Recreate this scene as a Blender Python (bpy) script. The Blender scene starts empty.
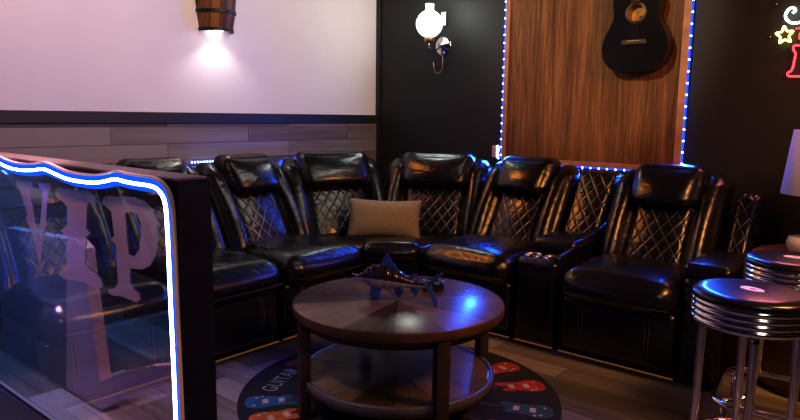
import bpy, bmesh, math, random
from mathutils import Vector, Matrix
random.seed(4)
PI = math.pi
SC = bpy.context.scene
COL = SC.collection
R = math.radians

# ------------------------------------------------------------------ materials
def mat(name):
    m = bpy.data.materials.new(name); m.use_nodes = True
    nt = m.node_tree; nt.nodes.clear()
    return m, nt
def N(nt, t, **k):
    n = nt.nodes.new(t)
    for a, v in k.items():
        if a in n.inputs.keys(): n.inputs[a].default_value = v
        else: setattr(n, a, v)
    return n
def lk(nt, a, b): nt.links.new(a, b)
def math_n(nt, op, a, b=None):
    n = nt.nodes.new('ShaderNodeMath'); n.operation = op
    for i, x in enumerate((a, b)):
        if x is None: continue
        if isinstance(x, (int, float)): n.inputs[i].default_value = x
        else: lk(nt, x, n.inputs[i])
    return n.outputs[0]
def rgba(c): return (c[0], c[1], c[2], 1)
def simple(name, col, rough=.5, metal=0, noise=0, nscale=40, bump=0, coat=0, spec=.5):
    m, nt = mat(name)
    o = N(nt, 'ShaderNodeOutputMaterial'); p = N(nt, 'ShaderNodeBsdfPrincipled')
    p.inputs['Base Color'].default_value = rgba(col); p.inputs['Roughness'].default_value = rough
    p.inputs['Metallic'].default_value = metal; p.inputs['Coat Weight'].default_value = coat
    p.inputs['Specular IOR Level'].default_value = spec
    lk(nt, p.outputs[0], o.inputs[0])
    tc = N(nt, 'ShaderNodeTexCoord'); nz = N(nt, 'ShaderNodeTexNoise', Scale=nscale, Detail=5)
    lk(nt, tc.outputs['Object'], nz.inputs['Vector'])
    if noise:
        r = N(nt, 'ShaderNodeValToRGB')
        r.color_ramp.elements[0].color = rgba([c*(1-noise) for c in col]); r.color_ramp.elements[0].position = .3
        r.color_ramp.elements[1].color = rgba([min(1, c*(1+noise)) for c in col]); r.color_ramp.elements[1].position = .7
        lk(nt, nz.outputs['Fac'], r.inputs[0]); lk(nt, r.outputs[0], p.inputs['Base Color'])
    if bump:
        b = N(nt, 'ShaderNodeBump', Strength=bump, Distance=.01)
        lk(nt, nz.outputs['Fac'], b.inputs['Height']); lk(nt, b.outputs[0], p.inputs['Normal'])
    return m
def emit(name, col, s):
    m, nt = mat(name)
    o = N(nt, 'ShaderNodeOutputMaterial'); e = N(nt, 'ShaderNodeEmission', Color=rgba(col), Strength=s)
    lk(nt, e.outputs[0], o.inputs[0]); return m

def leather(name, quilt=False, size=.088):
    m, nt = mat(name)
    o = N(nt, 'ShaderNodeOutputMaterial'); p = N(nt, 'ShaderNodeBsdfPrincipled')
    p.inputs['Base Color'].default_value = (.006, .006, .007, 1)
    p.inputs['Roughness'].default_value = .24; p.inputs['Specular IOR Level'].default_value = .55
    p.inputs['Coat Weight'].default_value = .08; p.inputs['Coat Roughness'].default_value = .2
    tc = N(nt, 'ShaderNodeTexCoord')
    mp = N(nt, 'ShaderNodeMapping'); mp.inputs['Scale'].default_value = (1, 1, 2.2)
    lk(nt, tc.outputs['Object'], mp.inputs[0])
    n1 = N(nt, 'ShaderNodeTexNoise', Scale=7, Detail=2, Distortion=.6); lk(nt, mp.outputs[0], n1.inputs['Vector'])
    n2 = N(nt, 'ShaderNodeTexVoronoi', Scale=260); lk(nt, tc.outputs['Object'], n2.inputs['Vector'])
    h = math_n(nt, 'ADD', math_n(nt, 'MULTIPLY', n1.outputs['Fac'], .9), math_n(nt, 'MULTIPLY', n2.outputs['Distance'], .035))
    b1 = N(nt, 'ShaderNodeBump', Strength=.26, Distance=.03); lk(nt, h, b1.inputs['Height'])
    lk(nt, b1.outputs[0], p.inputs['Normal'])
    if quilt:
        uv = N(nt, 'ShaderNodeUVMap'); sp = N(nt, 'ShaderNodeSeparateXYZ'); lk(nt, uv.outputs[0], sp.inputs[0])
        def line(sgn):
            s = math_n(nt, 'ADD' if sgn > 0 else 'SUBTRACT', math_n(nt, 'MULTIPLY', sp.outputs[0], 1.25), sp.outputs[1])
            f = math_n(nt, 'FRACT', math_n(nt, 'MULTIPLY', math_n(nt, 'ADD', s, 20.0), 1/size))
            return math_n(nt, 'ABSOLUTE', math_n(nt, 'SUBTRACT', f, .5))       # .5 at a line
        d = math_n(nt, 'MAXIMUM', line(1), line(-1))
        pil = math_n(nt, 'SUBTRACT', 1.0, math_n(nt, 'POWER', math_n(nt, 'MULTIPLY', d, 2.0), 6.0))
        b2 = N(nt, 'ShaderNodeBump', Strength=.3, Distance=.010); lk(nt, pil, b2.inputs['Height'])
        lk(nt, b1.outputs[0], b2.inputs['Normal']); lk(nt, b2.outputs[0], p.inputs['Normal'])
        st = math_n(nt, 'GREATER_THAN', d, .482)
        mx = N(nt, 'ShaderNodeMix', data_type='RGBA')
        mx.inputs['A'].default_value = (.006, .006, .007, 1); mx.inputs['B'].default_value = (.075, .07, .068, 1)
        lk(nt, st, mx.inputs['Factor']); lk(nt, mx.outputs['Result'], p.inputs['Base Color'])
    lk(nt, p.outputs[0], o.inputs[0]); return m

def planks(name, cols, length, height, axes, mortar=.002, rough=.5, grain=(3, 60), spec=.4, gm=.35):
    """wood boards; axes = which object coordinates run along and across the boards"""
    m, nt = mat(name)
    o = N(nt, 'ShaderNodeOutputMaterial'); p = N(nt, 'ShaderNodeBsdfPrincipled', Roughness=rough)
    p.inputs['Specular IOR Level'].default_value = spec
    tc = N(nt, 'ShaderNodeTexCoord'); sp = N(nt, 'ShaderNodeSeparateXYZ'); lk(nt, tc.outputs['Object'], sp.inputs[0])
    cb = N(nt, 'ShaderNodeCombineXYZ'); lk(nt, sp.outputs[axes[0]], cb.inputs[0]); lk(nt, sp.outputs[axes[1]], cb.inputs[1])
    br = N(nt, 'ShaderNodeTexBrick', offset=.37, squash=1.0)
    br.inputs['Color1'].default_value = (0, 0, 0, 1); br.inputs['Color2'].default_value = (1, 1, 1, 1); br.inputs['Mortar'].default_value = (.5, .5, .5, 1)
    br.inputs['Scale'].default_value = 1; br.inputs['Mortar Size'].default_value = mortar
    br.inputs['Brick Width'].default_value = length; br.inputs['Row Height'].default_value = height
    lk(nt, cb.outputs[0], br.inputs['Vector'])
    mp = N(nt, 'ShaderNodeMapping'); mp.inputs['Scale'].default_value = (grain[0], grain[1], 1); lk(nt, cb.outputs[0], mp.inputs[0])
    off = N(nt, 'ShaderNodeVectorMath', operation='ADD'); lk(nt, mp.outputs[0], off.inputs[0])
    sc = N(nt, 'ShaderNodeVectorMath', operation='SCALE'); lk(nt, br.outputs['Color'], sc.inputs[0]); sc.inputs['Scale'].default_value = 37
    lk(nt, sc.outputs[0], off.inputs[1])
    nz = N(nt, 'ShaderNodeTexNoise', Scale=1, Detail=6, Roughness=.65, Distortion=.8); lk(nt, off.outputs[0], nz.inputs['Vector'])
    n3 = N(nt, 'ShaderNodeTexNoise', Scale=.16, Detail=3, Distortion=1.5); lk(nt, off.outputs[0], n3.inputs['Vector'])
    g = math_n(nt, 'ADD', math_n(nt, 'MULTIPLY', br.outputs['Color'], gm), math_n(nt, 'MULTIPLY', math_n(nt, 'ADD', math_n(nt, 'MULTIPLY', nz.outputs['Fac'], .62), math_n(nt, 'MULTIPLY', n3.outputs['Fac'], .38)), 1-gm))
    r = N(nt, 'ShaderNodeValToRGB'); lk(nt, g, r.inputs[0])
    e = r.color_ramp.elements
    e[0].position = .32; e[0].color = rgba(cols[0]); e[1].position = .68; e[1].color = rgba(cols[-1])
    for k, c in enumerate(cols[1:-1]):
        x = e.new(.32+.36*(k+1)/(len(cols)-1)); x.color = rgba(c)
    mx = N(nt, 'ShaderNodeMix', data_type='RGBA'); lk(nt, br.outputs['Fac'], mx.inputs['Factor'])
    lk(nt, r.outputs[0], mx.inputs['A']); mx.inputs['B'].default_value = rgba([c*.25 for c in cols[0]])
    lk(nt, mx.outputs['Result'], p.inputs['Base Color'])
    b = N(nt, 'ShaderNodeBump', Strength=.25, Distance=.004); lk(nt, nz.outputs['Fac'], b.inputs['Height']); lk(nt, b.outputs[0], p.inputs['Normal'])
    lk(nt, p.outputs[0], o.inputs[0]); return m

def sunburst(name, cols, n=14, rough=.3):
    m, nt = mat(name)
    o = N(nt, 'ShaderNodeOutputMaterial'); p = N(nt, 'ShaderNodeBsdfPrincipled', Roughness=rough)
    tc = N(nt, 'ShaderNodeTexCoord'); sp = N(nt, 'ShaderNodeSeparateXYZ'); lk(nt, tc.outputs['Object'], sp.inputs[0])
    a = math_n(nt, 'MULTIPLY', math_n(nt, 'ADD', math_n(nt, 'ARCTAN2', sp.outputs[1], sp.outputs[0]), PI), n/(2*PI))
    wn = N(nt, 'ShaderNodeTexWhiteNoise', noise_dimensions='1D'); lk(nt, math_n(nt, 'FLOOR', a), wn.inputs['W'])
    rad = math_n(nt, 'SQRT', math_n(nt, 'ADD', math_n(nt, 'POWER', sp.outputs[0], 2.0), math_n(nt, 'POWER', sp.outputs[1], 2.0)))
    cb = N(nt, 'ShaderNodeCombineXYZ'); lk(nt, math_n(nt, 'MULTIPLY', a, 5.0), cb.inputs[0]); lk(nt, math_n(nt, 'MULTIPLY', rad, 4.0), cb.inputs[1])
    lk(nt, math_n(nt, 'MULTIPLY', wn.outputs['Value'], 9.0), cb.inputs[2])
    nz = N(nt, 'ShaderNodeTexNoise', Scale=1.6, Detail=5, Roughness=.6, Distortion=.5); lk(nt, cb.outputs[0], nz.inputs['Vector'])
    g = math_n(nt, 'ADD', math_n(nt, 'MULTIPLY', wn.outputs['Value'], .38), math_n(nt, 'MULTIPLY', nz.outputs['Fac'], .62))
    r = N(nt, 'ShaderNodeValToRGB'); lk(nt, g, r.inputs[0]); e = r.color_ramp.elements
    e[0].position = .3; e[0].color = rgba(cols[0]); e[1].position = .75; e[1].color = rgba(cols[2]); x = e.new(.5); x.color = rgba(cols[1])
    lk(nt, r.outputs[0], p.inputs['Base Color']); p.inputs['Specular IOR Level'].default_value = .16; lk(nt, p.outputs[0], o.inputs[0]); return m

def glass_pane(name):
    m, nt = mat(name)
    o = N(nt, 'ShaderNodeOutputMaterial')
    t = N(nt, 'ShaderNodeBsdfTransparent', Color=(.80, .83, .92, 1)); g = N(nt, 'ShaderNodeBsdfGlossy', Color=(1, 1, 1, 1), Roughness=.015)
    f = N(nt, 'ShaderNodeFresnel', IOR=1.85); mx = N(nt, 'ShaderNodeMixShader')
    lk(nt, f.outputs[0], mx.inputs[0]); lk(nt, t.outputs[0], mx.inputs[1]); lk(nt, g.outputs[0], mx.inputs[2]); lk(nt, mx.outputs[0], o.inputs[0])
    return m
def frosted(name, col, a):
    m, nt = mat(name)
    o = N(nt, 'ShaderNodeOutputMaterial')
    t = N(nt, 'ShaderNodeBsdfTransparent'); d = N(nt, 'ShaderNodeBsdfPrincipled', Roughness=.6); d.inputs['Base Color'].default_value = rgba(col)
    nz = N(nt, 'ShaderNodeTexNoise', Scale=90); 
    mx = N(nt, 'ShaderNodeMixShader'); lk(nt, math_n(nt, 'ADD', math_n(nt, 'MULTIPLY', nz.outputs['Fac'], .12), a-.06), mx.inputs[0])
    lk(nt, t.outputs[0], mx.inputs[1]); lk(nt, d.outputs[0], mx.inputs[2]); lk(nt, mx.outputs[0], o.inputs[0]); return m
def crystal(name):
    m, nt = mat(name)
    o = N(nt, 'ShaderNodeOutputMaterial'); p = N(nt, 'ShaderNodeBsdfPrincipled', Roughness=.08)
    p.inputs['Base Color'].default_value = (.9, .88, .9, 1); p.inputs['Transmission Weight'].default_value = .6; p.inputs['IOR'].default_value = 1.5
    v = N(nt, 'ShaderNodeTexVoronoi', Scale=22); b = N(nt, 'ShaderNodeBump', Strength=.8, Distance=.01)
    lk(nt, v.outputs['Distance'], b.inputs['Height']); lk(nt, b.outputs[0], p.inputs['Normal'])
    lk(nt, p.outputs[0], o.inputs[0]); return m
def iridescent(name, a, b, sc=60):
    m, nt = mat(name)
    o = N(nt, 'ShaderNodeOutputMaterial'); p = N(nt, 'ShaderNodeBsdfPrincipled', Roughness=.22, Metallic=.75)
    tc = N(nt, 'ShaderNodeTexCoord'); p.inputs['Metallic'].default_value = .75 if a[0] < .2 else .25; w = N(nt, 'ShaderNodeTexWave', Scale=sc/10, Distortion=3, Detail=2)
    lk(nt, tc.outputs['Object'], w.inputs['Vector']); w.inputs['Scale'].default_value = sc
    r = N(nt, 'ShaderNodeValToRGB'); r.color_ramp.elements[0].color = rgba(a); r.color_ramp.elements[1].color = rgba(b)
    r.color_ramp.elements[0].position = .35; r.color_ramp.elements[1].position = .8
    lk(nt, w.outputs['Color'], r.inputs[0]); lk(nt, r.outputs[0], p.inputs['Base Color'])
    lk(nt, p.outputs[0], o.inputs[0]); return m

M = {}
M['leather'] = leather('black_leather')
M['quilt'] = leather('quilted_leather', True)
M['fabric_dark'] = simple('dark_base_cloth', (.006, .006, .006), .7, noise=.3)
M['thread'] = simple('grey_thread', (.055, .05, .048), .7, noise=.2)
M['kick'] = emit('amber_strip', (1, .36, .09), .17)
M['chrome'] = simple('chrome', (.72, .70, .70), .12, 1, bump=.03, nscale=30)
M['steel'] = simple('brushed_steel', (.7, .66, .6), .25, 1, noise=.1)
M['white_wall'] = simple('white_painted_wall', (.66, .615, .64), .75, noise=.03, nscale=3, bump=.05)
M['black_wall'] = simple('black_painted_wall', (.013, .0115, .0095), .6, noise=.15, nscale=5, bump=.08)
M['ceiling'] = simple('dark_ceiling', (.03, .03, .03), .8, noise=.1)
M['black_trim'] = simple('black_trim_paint', (.012, .012, .016), .5, noise=.1)
M['wainscot'] = planks('grey_mauve_boards', [(.07, .054, .054), (.15, .12, .115), (.24, .20, .19)], .98, .106, (1, 2), .0016, .55, (1.6, 22), .3, .45)
M['floor'] = planks('grey_brown_floor_boards', [(.085, .072, .062), (.20, .175, .155), (.36, .325, .30)], 1.2, .15, (0, 1), .002, .55, (1.3, 22), .2)
M['oak'] = planks('rustic_brown_boards', [(.035, .013, .005), (.17, .070, .022), (.36, .175, .062)], 9, .19, (2, 0), .0008, .5, (2.6, 62), .3, .06)
M['trimwood'] = simple('pale_oak_trim', (.40, .20, .12), .5, noise=.25, nscale=12)
M['tabletop'] = sunburst('sunburst_veneer', [(.045, .028, .015), (.105, .068, .038), (.20, .135, .082)], 14, .22)
M['tablewood'] = simple('walnut_edge', (.10, .042, .018), .4, noise=.4, nscale=15)
M['tabledark'] = simple('dark_table_frame', (.035, .02, .013), .45, noise=.3, nscale=15)
M['shelfrim'] = simple('grey_rim', (.10, .095, .10), .35, noise=.2)
M['taupe'] = simple('taupe_woven_cloth', (.30, .26, .17), .9, noise=.25, nscale=160, bump=.5)
M['rug'] = simple('black_rug_pile', (.008, .008, .008), .95, noise=.3, nscale=200, bump=.4)
M['glass'] = glass_pane('vip_glass')
M['frost'] = frosted('frosted_pink_vinyl', (.62, .42, .50), .5)
M['frame'] = simple('dark_partition_board', (.009, .009, .018), .55, noise=.25, nscale=20, spec=.12)
M['littop'] = simple('brown_grey_lit_top', (.13, .10, .10), .5, noise=.2)
M['neonwhite'] = emit('white_blue_neon', (.62, .78, 1.0), 14)
M['neonblue'] = emit('blue_halo', (.004, .06, 1.0), 2.2)
M['ledblue'] = emit('blue_led_tape', (.005, .06, 1.0), 3)
M['leddot'] = emit('led_dot', (.30, .55, 1.0), 18)
M['barrel'] = planks('barrel_oak', [(.03, .012, .006), (.15, .060, .018), (.30, .13, .04)], 2, .045, (2, 1), .001, .5, (2.5, 40), .3, .3)
M['iron'] = simple('black_iron', (.02, .02, .025), .45, .6, noise=.2)
M['bulb'] = emit('warm_white_lamp', (1, .93, .82), 12)
M['globe'] = emit('lit_opal_glass', (.95, 1, .97), 3.2)
M['globeline'] = simple('globe_seam', (.05, .06, .06), .4, noise=.1)
M['brass'] = simple('aged_brass', (.45, .27, .12), .35, .8, noise=.2)
M['guitarblack'] = simple('black_gloss_lacquer', (.008, .008, .008), .12, noise=.1, coat=.2)
M['guitarside'] = simple('dark_guitar_side', (.02, .013, .010), .25, noise=.2)
M['amber'] = simple('amber_inside', (.80, .34, .05), .6, noise=.3, nscale=10)
M['rosette'] = simple('rosette_ring', (.12, .07, .045), .4, noise=.3)
M['rosewood'] = simple('rosewood', (.03, .016, .010), .4, noise=.3)
M['string'] = simple('string_wire', (.45, .38, .3), .3, .9, noise=.1)
M['neonyellow'] = emit('yellow_neon', (1, .70, .16), 7)
M['neonred'] = emit('red_neon', (1, .05, .07), 4)
M['neoncore'] = emit('white_neon', (.75, 1, .95), 9)
M['vinyl'] = simple('black_vinyl_seat', (.012, .011, .013), .25, noise=.2, coat=.3, bump=.05, nscale=60)
M['rubber'] = simple('rubber', (.01, .01, .01), .8, noise=.1)
M['logo_white'] = simple('white_print', (.9, .86, .88), .5, noise=.1)
M['logo_red'] = simple('red_print', (.45, .02, .05), .5, noise=.1)
M['sidewood'] = simple('dark_brown_table_wood', (.16, .07, .04), .4, noise=.4, nscale=8)
M['shade'] = simple('lilac_grey_lamp_cloth', (.50, .46, .52), .85, noise=.12, nscale=120, bump=.2)
M['crystal'] = crystal('crystal_beads')
M['fishblue'] = iridescent('blue_metal', (.015, .06, .42), (.2, .45, 1.0), 40)
M['fishdark'] = iridescent('dark_ribs', (.006, .006, .020), (.26, .15, .12), 30)
M['fishlilac'] = iridescent('lilac_scales', (.30, .26, .48), (.85, .78, .95), 55)
M['ashglass'] = simple('smoked_black_glass', (.008, .009, .012), .08, noise=.1, coat=.5)
M['ashtop'] = simple('grey_ash', (.14, .15, .19), .5, noise=.4)
M['plastic'] = simple('cream_plastic', (.55, .40, .38), .5, noise=.1)
M['reflgrey'] = simple('pale_grey_refl_panel', (.24, .26, .32), .7, noise=.1, nscale=30)
M['palepink'] = simple('pale_pink_board', (.75, .55, .58), .7, noise=.08, nscale=10)
for n, c in dict(g_blue=(.012, .09, .19), g_orange=(.42, .11, .018), g_red=(.33, .022, .018), g_teal=(.02, .075, .085), g_cream=(.42, .35, .27), g_grey=(.32, .32, .33), g_neck=(.05, .035, .03)).items():
    M[n] = simple(n + '_print', c, .9, noise=.3, nscale=25)

# ------------------------------------------------------------------ mesh helpers
def finish(name, bm, mats, parent=None, smooth=True, loc=None):
    me = bpy.data.meshes.new(name)
    bmesh.ops.recalc_face_normals(bm, faces=bm.faces)
    bm.to_mesh(me); bm.free()
    if not isinstance(mats, (list, tuple)): mats = [mats]
    for m in mats: me.materials.append(M[m])
    if smooth:
        for p in me.polygons: p.use_smooth = True
    o = bpy.data.objects.new(name, me); COL.objects.link(o)
    if parent: o.parent = parent
    if loc: o.location = loc
    return o
def tag(o, label=None, cat=None, group=None, kind=None):
    if label: o['label'] = label
    if cat: o['category'] = cat
    if group: o['group'] = group
    if kind: o['kind'] = kind
    return o
def thing(name, label, cat, loc=(0, 0, 0), rz=0, group=None):
    o = bpy.data.objects.new(name, None); COL.objects.link(o); o.empty_display_size = .1
    o.location = loc; o.rotation_euler = (0, 0, rz)
    return tag(o, label, cat, group)

def rbox(bm, c, s, r=.03, bulge=(0, 0, 0), fn=None, n=6, mi=0, uv=None):
    """puffy rounded box centred on c, size s; fn deforms; uv = axes for planar uv"""
    h = [x/2 for x in s]; r = min(r, min(h)*.98)
    ax = []
    for k in range(3):
        a = [-h[k]+r*t for t in (0, .22, .5, .78)]
        m = [(-h[k]+r)+(2*h[k]-2*r)*i/n for i in range(n+1)]
        ax.append(a+m+[-x for x in reversed(a)])
    L = [len(a) for a in ax]; V = {}
    uvl = bm.loops.layers.uv.verify() if uv else None
    def vert(i, j, k):
        key = (i, j, k)
        if key in V: return V[key]
        p = Vector((ax[0][i], ax[1][j], ax[2][k])); raw = p.copy()
        q = Vector([max(-(h[d]-r), min(h[d]-r, p[d])) for d in range(3)]); d = p-q
        if d.length > 1e-9: p = q+d.normalized()*r
        t = [raw[d]/h[d] for d in range(3)]
        for d in range(3):
            if bulge[d]:
                o1, o2 = [x for x in range(3) if x != d]
                p[d] += bulge[d]*t[d]*max(0, 1-t[o1]**2)*max(0, 1-t[o2]**2)
        p = p+Vector(c)
        u = (p[uv[0]], p[uv[1]]) if uv else None
        if fn: p = fn(p)
        v = bm.verts.new(p); V[key] = (v, u); return V[key]
    def quad(ks):
        vs = [vert(*k) for k in ks]
        f = bm.faces.new([v[0] for v in vs]); f.material_index = mi
        if uv:
            for l, v in zip(f.loops, vs): l[uvl].uv = v[1]
    for d in range(3):
        a, b = [x for x in range(3) if x != d]
        for side in (0, L[d]-1):
            for i in range(L[a]-1):
                for j in range(L[b]-1):
                    ks = []
                    for (x, y) in ((i, j), (i+1, j), (i+1, j+1), (i, j+1)):
                        k = [0, 0, 0]; k[d] = side; k[a] = x; k[b] = y; ks.append(tuple(k))
                    quad(ks)
def bx(bm, c, s, bev=.0, mi=0, fn=None):
    g = bmesh.ops.create_cube(bm, size=1); vs = g['verts']
    for v in vs: v.co = Vector((v.co.x*s[0]+c[0], v.co.y*s[1]+c[1], v.co.z*s[2]+c[2]))
    fs = set(f for v in vs for f in v.link_faces)
    for f in fs: f.material_index = mi
    if bev:
        es = list({e for f in fs for e in f.edges})
        b = bmesh.ops.bevel(bm, geom=es, offset=bev, segments=2, affect='EDGES', profile=.5)
        for f in b['faces']: f.material_index = mi
        vs = list({v for f in b['faces'] for v in f.verts} | {v for v in vs if v.is_valid})
    if fn:
        for v in vs: v.co = fn(v.co)
def lathe(bm, prof, c=(0, 0, 0), n=48, mi=0, axis='z', close=True):
    """prof: list of (radius, height)"""
    rings = []
    for (r, z) in prof:
        ring = []
        for k in range(n):
            a = 2*PI*k/n; x, y = r*math.cos(a), r*math.sin(a)
            p = {'z': (x, y, z), 'y': (x, z, y), 'x': (z, x, y)}[axis]
            ring.append(bm.verts.new(Vector(p)+Vector(c)))
        rings.append(ring)
    for a, b in zip(rings, rings[1:]):
        for k in range(n):
            f = bm.faces.new((a[k], a[(k+1) % n], b[(k+1) % n], b[k])); f.material_index = mi
    if close:
        for ring in (rings[0], rings[-1]):
            f = bm.faces.new(ring); f.material_index = mi
def tube(bm, pts, r, n=10, mi=0, closed=False):
    pts = [Vector(p) for p in pts]; m = len(pts); rings = []; prev = None
    for i, p in enumerate(pts):
        a = pts[(i-1) % m] if (closed or i > 0) else p; b = pts[(i+1) % m] if (closed or i < m-1) else p
        t = (b-a).normalized()
        if prev is None:
            u = t.cross(Vector((0, 0, 1)));
            if u.length < .1: u = t.cross(Vector((0, 1, 0)))
        else: u = prev-t*prev.dot(t)
        u.normalize(); prev = u; w = t.cross(u)
        rr = r[i] if isinstance(r, (list, tuple)) else r
        rings.append([bm.verts.new(p+u*rr*math.cos(2*PI*k/n)+w*rr*math.sin(2*PI*k/n)) for k in range(n)])
    for i in range(m if closed else m-1):
        a, b = rings[i], rings[(i+1) % m]
        sh = 0
        if closed and i == m-1:
            sh = min(range(n), key=lambda s: (a[0].co-b[s].co).length)
        for k in range(n):
            f = bm.faces.new((a[k], a[(k+1) % n], b[(k+1+sh) % n], b[(k+sh) % n])); f.material_index = mi
    if not closed:
        for ring in (rings[0], rings[-1]):
            f = bm.faces.new(ring); f.material_index = mi
def smooth_path(pts, sub=6, closed=False):
    pts = [Vector(p) for p in pts]; out = []; m = len(pts)
    for i in range(m if closed else m-1):
        g = lambda k: pts[k % m] if closed else pts[max(0, min(m-1, k))]
        p0, p1, p2, p3 = g(i-1), g(i), g(i+1), g(i+2)
        for s in range(sub):
            t = s/sub
            out.append(.5*((2*p1)+(p2-p0)*t+(2*p0-5*p1+4*p2-p3)*t*t+(3*p1-p0-3*p2+p3)*t**3))
    if not closed: out.append(pts[-1])
    return out
def prism(bm, pts, z0, z1, bev=0, seg=4, mi=0, bulge=0):
    vs = [bm.verts.new((p[0], p[1], z0)) for p in pts]
    f = bm.faces.new(vs); g = bmesh.ops.extrude_face_region(bm, geom=[f])
    top = [v for v in g['geom'] if isinstance(v, bmesh.types.BMVert)]
    for v in top: v.co.z = z1
    fs = {x for v in vs+top for x in v.link_faces}
    for x in fs: x.material_index = mi
    if bev:
        b = bmesh.ops.bevel(bm, geom=list({e for x in fs for e in x.edges}), offset=bev, segments=seg, affect='EDGES', profile=.5)
        for x in b['faces']: x.material_index = mi
def plate(bm, outer, holes, y0, y1, mi=0):
    """flat board in the xz plane with holes, between y0 (front) and y1"""
    es = []
    for loop in [outer]+holes:
        vs = [bm.verts.new((x, y0, z)) for x, z in loop]
        es += [bm.edges.new((vs[i], vs[(i+1) % len(vs)])) for i in range(len(vs))]
    g = bmesh.ops.triangle_fill(bm, use_beauty=True, use_dissolve=False, edges=es)
    fs = [f for f in g['geom'] if isinstance(f, bmesh.types.BMFace)]
    if y1 is not None and abs(y1-y0) > 1e-6:
        e = bmesh.ops.extrude_face_region(bm, geom=fs)
        for v in e['geom']:
            if isinstance(v, bmesh.types.BMVert): v.co.y = y1
    for f in bm.faces: f.material_index = mi if f.material_index == 0 else f.material_index
def light(name, kind, loc, energy, color, target=None, **k):
    d = bpy.data.lights.new(name, kind); d.energy = energy; d.color = color
    for a, v in k.items(): setattr(d, a, v)
    o = bpy.data.objects.new(name, d); COL.objects.link(o); o.location = loc
    if target is not None:
        o.rotation_euler = (Vector(target)-Vector(loc)).to_track_quat('-Z', 'Y').to_euler()
    return o

# ------------------------------------------------------------------ camera
cam = bpy.data.cameras.new('camera'); co = bpy.data.objects.new('camera', cam); COL.objects.link(co)
cam.sensor_fit = 'HORIZONTAL'; cam.sensor_width = 36; cam.lens = 655.417/800*36; cam.clip_start = .05
cr = Vector((0.76547172, 0.64334819, 0.01249616)); cu = Vector((-0.10079058, 0.10069766, 0.98979859)); cf = Vector((-0.63552679, 0.75892232, -0.14192465))
mw = Matrix.Identity(4)
for i in range(3):
    mw[i][0] = cr[i]; mw[i][1] = cu[i]; mw[i][2] = -cf[i]
mw.translation = Vector((3.76678, -4.17591, 1.25)); co.matrix_world = mw
SC.camera = co

# ------------------------------------------------------------------ room
RX, RY, RZ = 6.2, -6.4, 3.0
def struct(name, bm, m, smooth=False):
    return tag(finish(name, bm, m, smooth=smooth), kind='structure')
bm = bmesh.new(); bx(bm, (RX/2, RY/2, -.05), (RX+.2, -RY+.2, .1)); struct('floor', bm, 'floor')
bm = bmesh.new(); bx(bm, (RX/2, RY/2, RZ+.05), (RX+.2, -RY+.2, .1)); struct('ceiling', bm, 'ceiling')
bm = bmesh.new(); bx(bm, (-.05, RY/2, RZ/2), (.1, -RY, RZ)); struct('wall_left', bm, 'white_wall')
bm = bmesh.new(); bx(bm, (RX/2, .05, RZ/2), (RX+.2, .1, RZ)); struct('wall_back', bm, 'black_wall')
bm = bmesh.new(); bx(bm, (RX+.05, RY/2, RZ/2), (.1, -RY, RZ)); struct('wall_right', bm, 'black_wall')
bm = bmesh.new(); bx(bm, (RX/2, RY-.05, RZ/2), (RX+.2, .1, RZ)); struct('wall_front', bm, 'black_wall')
bm = bmesh.new(); bx(bm, (.006, RY/2, 1.187/2), (.012, -RY, 1.187)); struct('trim_1', bm, 'wainscot')['label'] = 'grey wood plank wainscot on the left wall'
bm = bmesh.new(); bx(bm, (.012, RY/2, 1.221), (.024, -RY, .068), .003); struct('trim_2', bm, 'black_trim')['label'] = 'black chair rail between white wall and grey planks'
bm = bmesh.new(); bx(bm, (.02, -.009, RZ/2), (.04, .018, RZ), .003); struct('trim_3', bm, 'black_trim')['label'] = 'black vertical corner trim'

# ------------------------------------------------------------------ sofa modules
LEAN = .60
def lean(p):
    z = p.z
    return Vector((p.x, p.y-(.95-z)*LEAN if z < .95 else p.y+(z-.95)*.15, z))
def back_parts(root, w, hw, pw, base=(0, 0), rot=0, shell=True):
    mt = Matrix.Translation((base[0], base[1], 0)) @ Matrix.Rotation(rot, 4, 'Z')
    F = lambda p: mt @ lean(p)
    if shell:
        bm = bmesh.new(); rbox(bm, (0, -.16, .62), (w-.02, .13, .60), .04, (0, .0, .0), F); finish('back_shell', bm, 'leather', root)
    bm = bmesh.new(); rbox(bm, (0, -.285, .68), (pw, .12, .48), .04, (0, .03, 0), F, n=10, uv=(0, 2)); finish('quilted_back_panel', bm, 'quilt', root)
    ww = (w-pw)/2+.005
    for s in (-1, 1):
        bm = bmesh.new()
        rbox(bm, (s*(w/2-ww/2), -.285, .68), (ww, .20, .53), .07, (.008, .035, .01), F, n=8); finish('wing', bm, 'leather', root)
    def H(p):
        p = p.copy(); k = (p.z-.88)/.11; t = p.x/(hw/2)
        p.x *= 1+.055*k; p.z += .012*t*t*max(0, k)
        return F(p)
    bm = bmesh.new(); rbox(bm, (0, -.355, .880), (hw*.95, .19, .225), .062, (.01, .04, .006), H, n=8); finish('headrest', bm, 'leather', root)
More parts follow.
